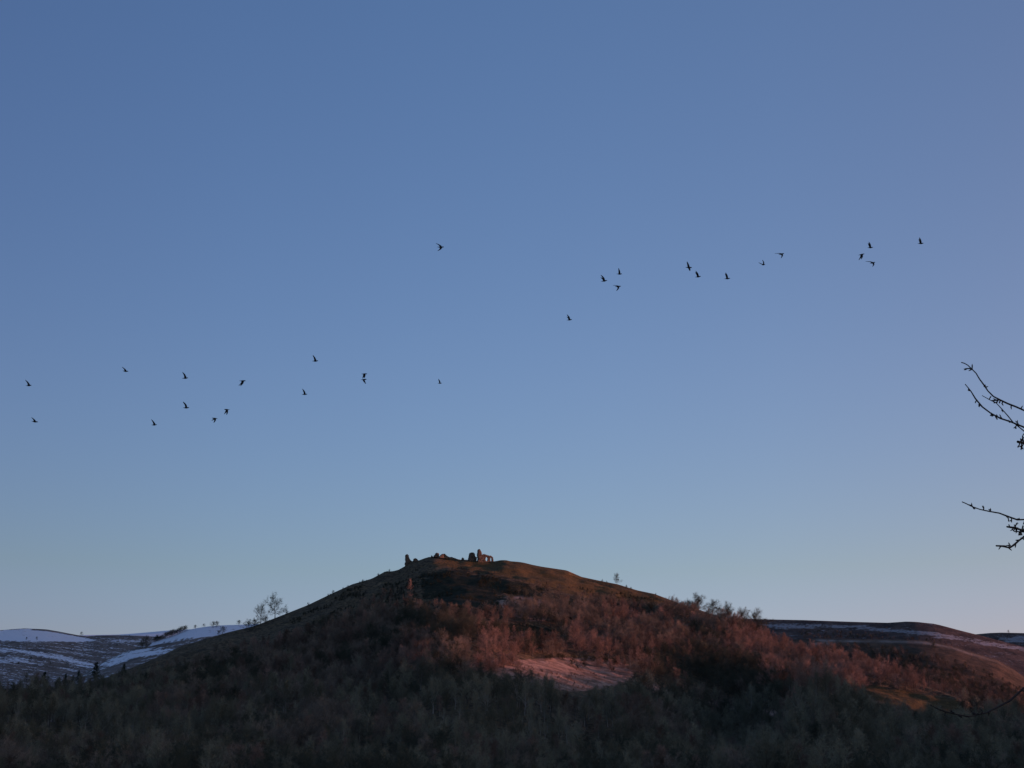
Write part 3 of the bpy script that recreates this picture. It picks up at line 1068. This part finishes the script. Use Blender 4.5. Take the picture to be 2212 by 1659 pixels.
# ------------------------------------------------------------------ far woods and gorse (uncountable)
def scatter_on(hill, polys, spacing, seed):
    g = np.random.default_rng(seed)
    xs = [p[0] for q in polys for p in q]
    a0, a1 = float(ray(min(xs), 1400)[0]) - .01, float(ray(max(xs), 1400)[0]) + .01
    Rm = float(np.max(hill.ridge(np.linspace(a0, a1, 40))[0]))
    rbm = float(np.min(hill.rb(np.linspace(a0, a1, 40)))) if callable(hill.rb) else hill.rb
    nn = int((a1 - a0) * (Rm ** 2 - rbm ** 2) / 2 / spacing ** 2)
    aa = g.uniform(a0, a1, nn)
    rr = np.sqrt(g.uniform(rbm ** 2, Rm ** 2, nn))
    R, _ = hill.ridge(aa)
    zz = hill.h(aa, rr)
    xx, yy = rr * np.sin(aa), rr * np.cos(aa)
    qx, qy = proj(xx, yy, zz)
    m = np.zeros(nn, bool)
    for q in polys:
        m |= inpoly(qx, qy, q)
    m &= rr < R
    return np.column_stack([xx, yy, zz])[m], g


P5 = lambda L: [z5(*p) for p in L]
co, g = scatter_on(spur, [P5([(600, 590), (1000, 600), (1300, 640), (1480, 665), (1700, 740), (1900, 800), (2100, 900), (2400, 1050), (2400, 1250), (600, 1250)])], 9, 201)
i5 = [wk.index(k_) for k_ in ARCH['oakb'] + ARCH['oakd'] + ARCH['oakd'] if k_ in wk]
gn_scatter('spur_wood', co, g.choice(i5, len(co)), g.uniform(0, 6.3, len(co)), g.uniform(.4, .75, len(co)), wk, 'dark winter wood covering the spur at the right', 'woodland')
co, g = scatter_on(moor, [P5([(440, 490), (640, 475), (960, 494), (1000, 515), (960, 545), (500, 545)]), P5([(980, 505), (1120, 496), (1180, 522), (1500, 540), (1700, 600), (1400, 560), (1000, 550)])], 13, 202)
gn_scatter('moor_wood', co, g.choice(i5, len(co)), g.uniform(0, 6.3, len(co)), g.uniform(.35, .65, len(co)), wk, 'distant dark wood under the snowy band of the moor', 'woodland')
sk_ = [k_ for k_ in SH]
co, g = scatter_on(castle, GORSE + [[(620, 1345), (690, 1310), (760, 1272), (860, 1238), (930, 1225), (930, 1290), (880, 1300), (700, 1360)], [(1130, 1262), (1250, 1270), (1420, 1295), (1420, 1330), (1150, 1345)], [(940, 1228), (1030, 1236), (1180, 1262), (1230, 1300), (1100, 1320), (930, 1310)]], 3.4, 203)
keep = fbm(co[:, 0] / 22, co[:, 1] / 22, 3, 7) + g.normal(0, .25, len(co)) > .12
co = co[keep]
gn_scatter('gorse_scrub', co - np.array([0, 0, .2]), g.integers(0, 2, len(co)), g.uniform(0, 6.3, len(co)), g.uniform(.25, .65, len(co)), sk_, 'dark low gorse scrub in patches on the upper slope', 'scrub')


co, g = scatter_on(castle, MEADOW[:1] + [[(1010, 1415), (1120, 1420), (1110, 1455), (1030, 1450)]], 4.2, 204)
keep = fbm(co[:, 0] / 14, co[:, 1] / 14, 2, 17) > .3
co = co[keep]
gn_scatter('bracken_scrub', co - np.array([0, 0, .15]), g.integers(0, 2, len(co)), g.uniform(0, 6.3, len(co)), g.uniform(.15, .38, len(co)), RB, 'low reddish bracken and tussocks on the pale meadow', 'scrub')


# ------------------------------------------------------------------ the ruined castle
def ruin_mesh(name, poly, holes, r, yaw, thick, seed, mat, parent=None, cell=.45, px0=None, sink=2.0):
    """broken rubble masonry: cells kept inside the outline, several courses thick, every corner displaced"""
    g = np.random.default_rng(seed)
    pp = np.array([Z(*p) for p in poly])
    hh = [np.array([Z(*p) for p in h_]) for h_ in holes]
    az0, _ = ray(px0[0], px0[1])
    az0 = float(az0)
    bx, by = r * math.sin(az0), r * math.cos(az0)
    base = ray(px0[0], px0[1])[1] * r + CAM_Z

    def loc(P):
        a, te = ray(P[:, 0], P[:, 1])
        return np.column_stack([np.tan(a - az0) * r / math.cos(yaw), te * r + CAM_Z - base])
    L = loc(pp)
    H_ = [loc(h_) for h_ in hh]
    x0, x1 = L[:, 0].min(), L[:, 0].max()
    y1 = L[:, 1].max()
    nx, nz = int((x1 - x0) / cell) + 1, int((y1 + sink) / cell) + 1
    nd = max(2, int(thick / .8))
    cx = x0 + (np.arange(nx) + .5) * cell
    cz = -sink + (np.arange(nz) + .5) * cell
    X, Zz = np.meshgrid(cx, cz, indexing='ij')
    m2 = inpoly(X, np.maximum(Zz, L[:, 1].min() + .05), L.tolist())
    for h_ in H_:
        m2 &= ~inpoly(X, Zz, h_.tolist())
    M = np.repeat(m2[:, None, :], nd, 1)
    for d in range(nd):                         # outer courses more broken at the top
        if d in (0, nd - 1):
            top = np.array([np.max(np.where(m2[i])[0]) if m2[i].any() else -1 for i in range(nx)])
            for i in range(nx):
                dr = g.integers(0, 3)
                if top[i] > 4:
                    M[i, d, top[i] - dr + 1:] = False
    vid, verts, faces = {}, [], []

    def vv(i, d, k_):
        key = (i, d, k_)
        if key not in vid:
            vid[key] = len(verts)
            j = g.uniform(-.17, .17, 3)
            verts.append((x0 + i * cell + j[0], (d - nd / 2) * (thick / nd) + j[1] * 1.3, -sink + k_ * cell + j[2]))
        return vid[key]
    P_ = np.pad(M, 1)
    for i in range(nx):
        for d in range(nd):
            for k_ in range(nz):
                if not M[i, d, k_]:
                    continue
                c = lambda a, b, e: vv(i + a, d + b, k_ + e)
                if not P_[i, d + 1, k_ + 1]:
                    faces.append((c(0, 0, 0), c(0, 0, 1), c(0, 1, 1), c(0, 1, 0)))
                if not P_[i + 2, d + 1, k_ + 1]:
                    faces.append((c(1, 0, 0), c(1, 1, 0), c(1, 1, 1), c(1, 0, 1)))
                if not P_[i + 1, d, k_ + 1]:
                    faces.append((c(0, 0, 0), c(1, 0, 0), c(1, 0, 1), c(0, 0, 1)))
                if not P_[i + 1, d + 2, k_ + 1]:
                    faces.append((c(0, 1, 0), c(0, 1, 1), c(1, 1, 1), c(1, 1, 0)))
                if not P_[i + 1, d + 1, k_]:
                    faces.append((c(0, 0, 0), c(0, 1, 0), c(1, 1, 0), c(1, 0, 0)))
                if not P_[i + 1, d + 1, k_ + 2]:
                    faces.append((c(0, 0, 1), c(1, 0, 1), c(1, 1, 1), c(0, 1, 1)))
    o = mesh_np(name, np.array(verts), np.array(faces), mat, parent)
    if parent is None:
        o.location = (bx, by, base)
        o.rotation_euler = (0, 0, -az0 + yaw)
    return o, (bx, by, base), -az0 + yaw


def ell(cx, cy, rx, ry, n=14):
    return [(cx + rx * math.cos(i * 2 * math.pi / n), cy + ry * math.sin(i * 2 * math.pi / n)) for i in range(n)]


YAW = math.radians(20)
FR = [
    ('ruined_pillar', [(333, 262), (345, 246), (362, 249), (372, 275), (385, 310), (405, 345), (455, 354), (452, 405), (330, 430), (319, 385), (338, 372), (330, 300)], [], 1297, .5, 3.0, 'leaning pointed stone stub at the far left end of the ruins', 'ruin'),
    ('wall_stub', [(460, 350), (459, 320), (480, 310), (514, 318), (527, 340), (522, 365), (462, 372)], [], 1296, .4, 2.6, 'low rounded stone stub just right of the leftmost pillar', 'ruin'),
    ('wall_stub', [(734, 290), (738, 268), (748, 253), (758, 264), (763, 292)], [], 1296, .3, 2.0, 'tiny stone spike left of the mound shaped wall', 'ruin'),
    ('ruined_wall', [(770, 296), (785, 278), (802, 250), (824, 220), (846, 228), (856, 246), (858, 300)], [], 1294, .55, 3.2, 'mound shaped broken wall with a peak, left of the small arch', 'ruin'),
    ('ruined_arch', [(862, 300), (880, 275), (905, 256), (936, 243), (966, 251), (985, 272), (1012, 284), (1070, 286), (1120, 300), (1180, 320), (1192, 345), (1100, 330), (1000, 318), (862, 318)], [[(931, 266), (938, 262), (946, 268), (947, 292), (931, 292)]], 1292, .55, 2.4, 'low wall with one small arched opening along the crest', 'ruin'),
    ('wall_stub', [(1226, 345), (1230, 300), (1236, 292), (1251, 300), (1262, 328), (1262, 345)], [], 1294, .3, 2.2, 'small stone stump standing alone on the grassy dip', 'ruin'),
    ('ruined_tower', [(1332, 350), (1350, 290), (1357, 236), (1370, 220), (1411, 221), (1420, 250), (1433, 286), (1455, 290), (1449, 320), (1441, 360), (1336, 360)], [ell(1374, 300, 6, 12)], 1293, .55, 4.2, 'thick broken tower stump left of the tallest pillar', 'ruin'),
]
for i, (nm, poly, holes, r_, yaw, th, lab, cat) in enumerate(FR):
    xs = [p[0] for p in poly]
    zc = Z(sum(xs) / len(xs), max(p[1] for p in poly))
    o, _, _ = ruin_mesh(nm, poly, holes, r_, yaw, th, 300 + i, M_STONE, None, .42, zc)
    tag(o, lab, cat, 'standing fragments of the ruined castle')
hall = [(1530, 250), (1555, 246), (1580, 243), (1640, 255), (1700, 265), (1724, 290), (1732, 352), (1715, 372), (1530, 372)]
pil = [(1476, 362), (1485, 315), (1478, 282), (1480, 190), (1492, 174), (1501, 172), (1515, 185), (1531, 215), (1533, 246), (1541, 362)]
zc = Z(1600, 366)
ht, L0, rzz = None, None, None
for nm, poly, holes, th, sd, dy_ in (('window_wall', hall, [ell(1621, 322, 16.5, 35), ell(1691, 324, 11.5, 32)], 1.1, 330, 0.0), ('pillar', pil, [], 4.0, 331, -.35)):
    if ht is None:
        ht = thing('ruined_hall', 'tallest stone pillar joined to a wall with two window openings', 'ruin', (0, 0, 0), 0, 'standing fragments of the ruined castle')
    o, L0, rzz = ruin_mesh(nm, poly, holes, 1293, YAW, th, sd, M_STONE, ht, .3, zc)
    o.location = (0, dy_, 0)
ht.location = L0
ht.rotation_euler = (0, 0, rzz)


# ------------------------------------------------------------------ birds
def bird_mesh(dn, df, sweep, bend, wl=.46):
    """one closed skin per bird: body loft with two wings fused by a voxel remesh; flies along +x"""
    b = MB()
    xs = np.array([-.235, -.17, -.10, 0.0, .08, .135, .165, .20, .232])
    ry = np.array([.030, .026, .040, .062, .056, .036, .036, .022, .006])
    rz_ = np.array([.008, .014, .034, .056, .052, .036, .036, .020, .006])
    zz = np.array([.012, .010, .004, 0, .004, .014, .020, .014, .008])
    th = np.arange(8) * 2 * math.pi / 8
    ring = np.stack([np.repeat(xs[:, None], 8, 1), ry[:, None] * np.cos(th), zz[:, None] + rz_[:, None] * np.sin(th)], -1)
    i = np.arange(len(xs) * 8).reshape(len(xs), 8)
    j = np.roll(i, -1, 1)
    b.v.append(ring.reshape(-1, 3))
    b.q.append(np.stack([i[:-1], j[:-1], j[1:], i[1:]], -1).reshape(-1, 4))
    b.q.append(np.array([i[0][[0, 1, 2, 3]], i[0][[0, 3, 4, 7]], i[0][[4, 5, 6, 7]]]))
    b.q.append(np.array([i[-1][[3, 2, 1, 0]], i[-1][[7, 4, 3, 0]], i[-1][[7, 6, 5, 4]]]))
    b.n = len(xs) * 8
    for side, dh in ((-1, dn), (1, df)):
        st = np.array([0, .25, .5, .75, 1.0])
        ch = np.array([.14, .145, .13, .095, .035])
        sw = np.tan(math.radians(sweep)) * np.array([0, -.03, .12, .45, .85]) * wl
        ang = np.radians(dh + bend * np.array([0, 0, .3, .8, 1.0]))
        seg = np.diff(st, prepend=0) * wl
        yy = np.cumsum(seg * np.cos(ang))
        zz2 = np.cumsum(seg * np.sin(ang)) + .02
        tk = np.array([.034, .030, .026, .024, .022])
        v = []
        for q in range(5):
            nrm = np.array([0, -math.sin(ang[q]), math.cos(ang[q])])
            c = np.array([-sw[q], yy[q], zz2[q]])
            f_, r_ = c + np.array([ch[q] * .45, 0, 0]), c - np.array([ch[q] * .55, 0, 0])
            for e in (f_ + nrm * tk[q] * .5, r_ + nrm * tk[q] * .35, r_ - nrm * tk[q] * .35, f_ - nrm * tk[q] * .5):
                v.append((e[0], e[1] * side, e[2]))
        i = np.arange(20).reshape(5, 4) + b.n
        j = np.roll(i, -1, 1)
        qd = np.concatenate([np.stack([i[:-1], j[:-1], j[1:], i[1:]], -1).reshape(-1, 4), i[:1][:, ::-1], i[-1:]])
        b.v.append(np.array(v))
        b.q.append(qd if side > 0 else qd[:, ::-1])
        b.n += 20
    return b.arrays()


BIRDS = [
    # px, py, near wing, far wing, sweep, outer bend, yaw, pitch, size, label
    (62, 833, 52, 40, 30, 25, 0, 4, 1.0, 'black bird with arched raised wing, the leftmost bird of the flock'),
    (75, 911, 16, 10, 25, 4, 10, -6, 1.1, 'black bird gliding flat, lowest at the far left edge'),
    (271, 802, 26, 14, 28, 4, 5, -4, 1.0, 'black bird with half raised wing, alone left of the stacked pair'),
    (333, 918, 56, 44, 28, 18, 0, 2, .95, 'black bird with raised wing, lowest bird between left edge and the trailing pair'),
    (400, 817, 68, 58, 26, 8, 0, 3, 1.05, 'black bird with high raised wing, upper of two stacked above each other'),
    (402, 881, 58, 76, 28, 6, 14, 5, 1.05, 'black bird with wings in a V, lower of two stacked above each other'),
    (464, 904, -38, -30, -18, -10, 180, 4, 1.0, 'black bird with drooping wings, lower left of a close pair'),
    (490, 885, -48, -62, -12, -12, 170, 4, 1.0, 'black bird with both wings down, upper right of a close pair'),
    (524, 823, -60, -40, 28, -6, 0, 0, 1.1, 'small black bird with wings swept down, above the close low pair'),
    (658, 852, 66, 56, 24, 4, 0, 2, .95, 'black bird with raised wing, directly below a bent winged one'),
    (681, 780, 50, 40, 22, 34, 0, 2, 1.05, 'black bird with bent raised wing, highest of the left half'),
    (787, 808, -52, -40, 10, -8, 20, 6, 1.0, 'upper bird of the two almost touching one above the other'),
    (786, 820, -46, -34, -16, -8, 0, 4, 1.0, 'lower bird of the two almost touching one above the other'),
    (950, 828, 60, 50, 20, 4, 0, 0, .75, 'smallest black bird, alone low in the middle of the sky'),
    (952, 534, -62, 52, 34, 6, 10, 4, 1.2, 'black bird banking alone, high above the ruined castle'),
    (1230, 691, 62, 54, 22, 12, 0, 6, .95, 'black bird with raised wing, alone below the right hand flock'),
    (1305, 607, 66, 58, 24, 10, 0, 8, 1.1, 'black bird with tall raised wing, left one of a close trio'),
    (1338, 592, 74, 64, 12, 6, -10, -4, 1.0, 'black bird with raised wings, top one of a close trio'),
    (1335, 619, -62, 34, 32, -4, 10, 8, 1.1, 'black bird with wing swept down, bottom one of a close trio'),
    (1488, 578, -62, 80, 8, 6, 14, 2, 1.2, 'black bird banking with one wing up and one down'),
    (1508, 598, 72, 66, 16, 8, 0, 8, 1.05, 'black bird with raised wing, just below the banking one'),
    (1571, 602, 78, 70, 12, 8, 0, 4, 1.05, 'black bird with straight upright wing, alone right of the banking pair'),
    (1649, 572, 46, 30, 24, 30, 30, 18, .9, 'small chunky black bird climbing, lower left of a tiny swept one'),
    (1688, 549, -60, 40, 36, -4, 12, 16, 1.1, 'black bird with swept back wings climbing, upper right of the chunky one'),
    (1861, 550, -62, -40, 26, -4, 0, 12, 1.1, 'black bird with wings swept down, left one of three near the right'),
    (1880, 535, 68, 58, 12, 20, 0, 4, 1.0, 'black bird with raised wing, top one of three near the right'),
    (1885, 568, -54, 42, 36, -2, 12, 16, 1.1, 'black bird with slender swept wings, bottom one of three near the right'),
    (1989, 526, 72, 62, 10, 14, -6, 0, 1.05, 'black bird with upright wings, rightmost bird of the flock'),
]
for px, py, dn, df, sw, bd, yaw, pit, sz, lab in BIRDS:
    v, f = bird_mesh(dn, df, sw, bd)
    o = mesh_np('bird', v, f, M_FEATHER, smooth_shade=True)
    az, te = ray(px, py)
    d = 92.0 + 9 * math.sin(px * .7)
    o.location = (d * math.tan(float(az)), d, float(te) * d / math.cos(float(az)) + CAM_Z)
    o.rotation_euler = (math.radians(6 * math.sin(px)), math.radians(-pit), math.radians(yaw))
    o.scale = (sz * d / 95,) * 3
    md = o.modifiers.new('skin', 'REMESH')
    md.mode = 'VOXEL'
    md.voxel_size = .011
    md.use_smooth_shade = True
    tag(o, lab, 'bird', 'flock of birds crossing the sky')

# ------------------------------------------------------------------ the near fruit tree at the right edge
z6 = lambda x, y: (1995.8 + x * .30071, 731.8 + y * .30071)
ND = 3.3


def near_pt(px, py, d):
    return np.array([(px - PW / 2) / FPX * d, d * CP - (PH / 2 - py) / FPX * d * SP, d * SP + (PH / 2 - py) / FPX * d * CP + CAM_Z])


tree = thing('fruit_tree', 'bare tree at the right edge, only knobbly twig tips reach into view', 'tree', (2.35, 3.6, 0))
TL = np.array([2.35, 3.6, 0])
trunk_pts = np.array([[0, 0, -.1], [.02, .01, .6], [-.02, .03, 1.3], [.03, .0, 2.0], [.0, -.03, 2.7], [.06, .02, 3.4]])
m = MB()
m.tube(trunk_pts, [.085, .07, .062, .052, .04, .02], 8)
v, f = m.arrays()
mesh_np('trunk', v, f, M_NEARBARK, tree, True)
gN = np.random.default_rng(77)


def spur_buds(mb, pts, n, size):
    """short fruiting spurs: stubby shoots ending in a few pointed buds"""
    pts = np.asarray(pts)
    seg = np.linalg.norm(np.diff(pts, axis=0), axis=1)
    cum = np.concatenate([[0], np.cumsum(seg)])
    for q in range(n):
        u = gN.uniform(.12, .98) * cum[-1]
        k_ = min(np.searchsorted(cum, u) - 1, len(seg) - 1)
        k_ = max(k_, 0)
        t_ = (u - cum[k_]) / seg[k_]
        p0 = pts[k_] + (pts[k_ + 1] - pts[k_]) * t_
        ax = unit(pts[k_ + 1] - pts[k_])
        s_ = 1 if q % 2 else -1
        out = unit(np.array([0, 0, s_]) * .9 + gN.normal(0, .5, 3) - ax * .45)
        l = size * gN.uniform(.25, 1.15)
        mb.tube([p0, p0 + out * l * .5, p0 + out * l], [.0017, .0016, .0017], 5)
        for e in range(gN.integers(1, 4)):
            d_ = unit(out + gN.normal(0, .7, 3))
            e0 = p0 + out * l * .9
            mb.tube([e0, e0 + d_ * .0035, e0 + d_ * .008], [.0010, .0017, .0004], 5)


def branch(path, d0, d1, r_tip, r_end, root_z, nb, bud, fork=None):
    """path in measured pixels from the tip to where it leaves the frame, then on to the trunk"""
    n_ = len(path)
    P3 = [near_pt(px, py, d0 + (d1 - d0) * i / (n_ - 1)) for i, (px, py) in enumerate(path)]
    inframe = len(P3)
    if root_z is not None:
        end = np.array([np.interp(root_z, trunk_pts[:, 2], trunk_pts[:, 0]), np.interp(root_z, trunk_pts[:, 2], trunk_pts[:, 1]), root_z]) + TL
        dirn = unit(P3[-1] - P3[-2])
        L = np.linalg.norm(end - P3[-1])
        c1 = P3[-1] + dirn * L * .4
        for u in (.2, .4, .6, .8, 1.0):
            P3.append((1 - u) ** 2 * P3[n_ - 1] + 2 * u * (1 - u) * c1 + u * u * end)
    P3 = np.array(P3) - TL
    rr = np.concatenate([np.linspace(r_tip, r_end, inframe), np.linspace(r_end, .02, len(P3) - inframe + 1)[1:]])
    rr[:inframe] *= 1 + gN.uniform(-.12, .2, inframe)
    mb = MB()
    mb.tube(P3, rr, 7)
    spur_buds(mb, P3[:inframe], nb, bud)
    if root_z is not None:
        spur_buds(mb, P3[inframe - 1:], 14, bud * 1.4)
    for fp, fr in (fork or []):
        F3 = np.array([near_pt(px, py, d1) for px, py in fp]) - TL
        mb.tube(F3, np.linspace(fr * .8, fr, len(F3)), 6)
        spur_buds(mb, F3, 3, bud * .7)
    v, f = mb.arrays()
    return mesh_np('branch', v, f, M_NEARBARK, tree, True)


z6l = lambda L: [z6(*p) for p in L]
branch(z6l([(270, 170), (290, 176), (315, 190), (345, 218), (375, 248), (400, 290), (432, 333), (460, 375), (500, 415), (548, 440), (600, 465), (660, 488), (740, 524)]), 3.1, 3.2, .0011, .0022, 1.6, 9, .010,
       [(z6l([(485, 445), (515, 442), (548, 438)]), .0020)])
branch(z6l([(297, 327), (318, 352), (340, 380), (370, 430), (420, 490), (480, 535), (550, 572), (620, 595), (740, 644)]), 3.35, 3.45, .0012, .0024, 1.45, 9, .010, [(z6l([(478, 548), (500, 546), (520, 555)]), .0022)])
branch(z6l([(418, 408), (470, 437), (520, 462), (560, 505), (600, 550), (640, 600), (690, 640), (740, 680)]), 3.5, 3.55, .0010, .0018, 1.3, 5, .006)
branch(z6l([(675, 740), (692, 742), (705, 746), (745, 750)]), 3.2, 3.25, .0030, .0034, 1.1, 8, .012)
branch(z6l([(275, 1172), (305, 1185), (340, 1203), (400, 1225), (470, 1240), (540, 1252), (600, 1275), (670, 1300), (740, 1298)]), 3.2, 3.3, .0011, .0022, 2.0, 9, .009)
branch(z6l([(597, 1350), (625, 1354), (650, 1358), (690, 1370), (740, 1392)]), 3.3, 3.35, .0026, .0026, 1.8, 7, .012, [(z6l([(650, 1385), (690, 1386), (722, 1388)]), .0018), (z6l([(648, 1335), (655, 1348), (668, 1364)]), .0016)])
branch(z6l([(520, 1487), (545, 1488), (570, 1490), (600, 1498), (620, 1500), (650, 1478), (680, 1452), (740, 1405)]), 3.25, 3.35, .0022, .0026, 1.7, 9, .010)
branch([z5(*p) for p in ((1487, 1050), (1530, 1075), (1600, 1103), (1700, 1125), (1780, 1140), (1850, 1127), (1920, 1110), (2000, 1070), (2100, 1020), (2160, 965), (2240, 895))], 3.0, 3.15, .0012, .0026, 1.0, 10, .008)
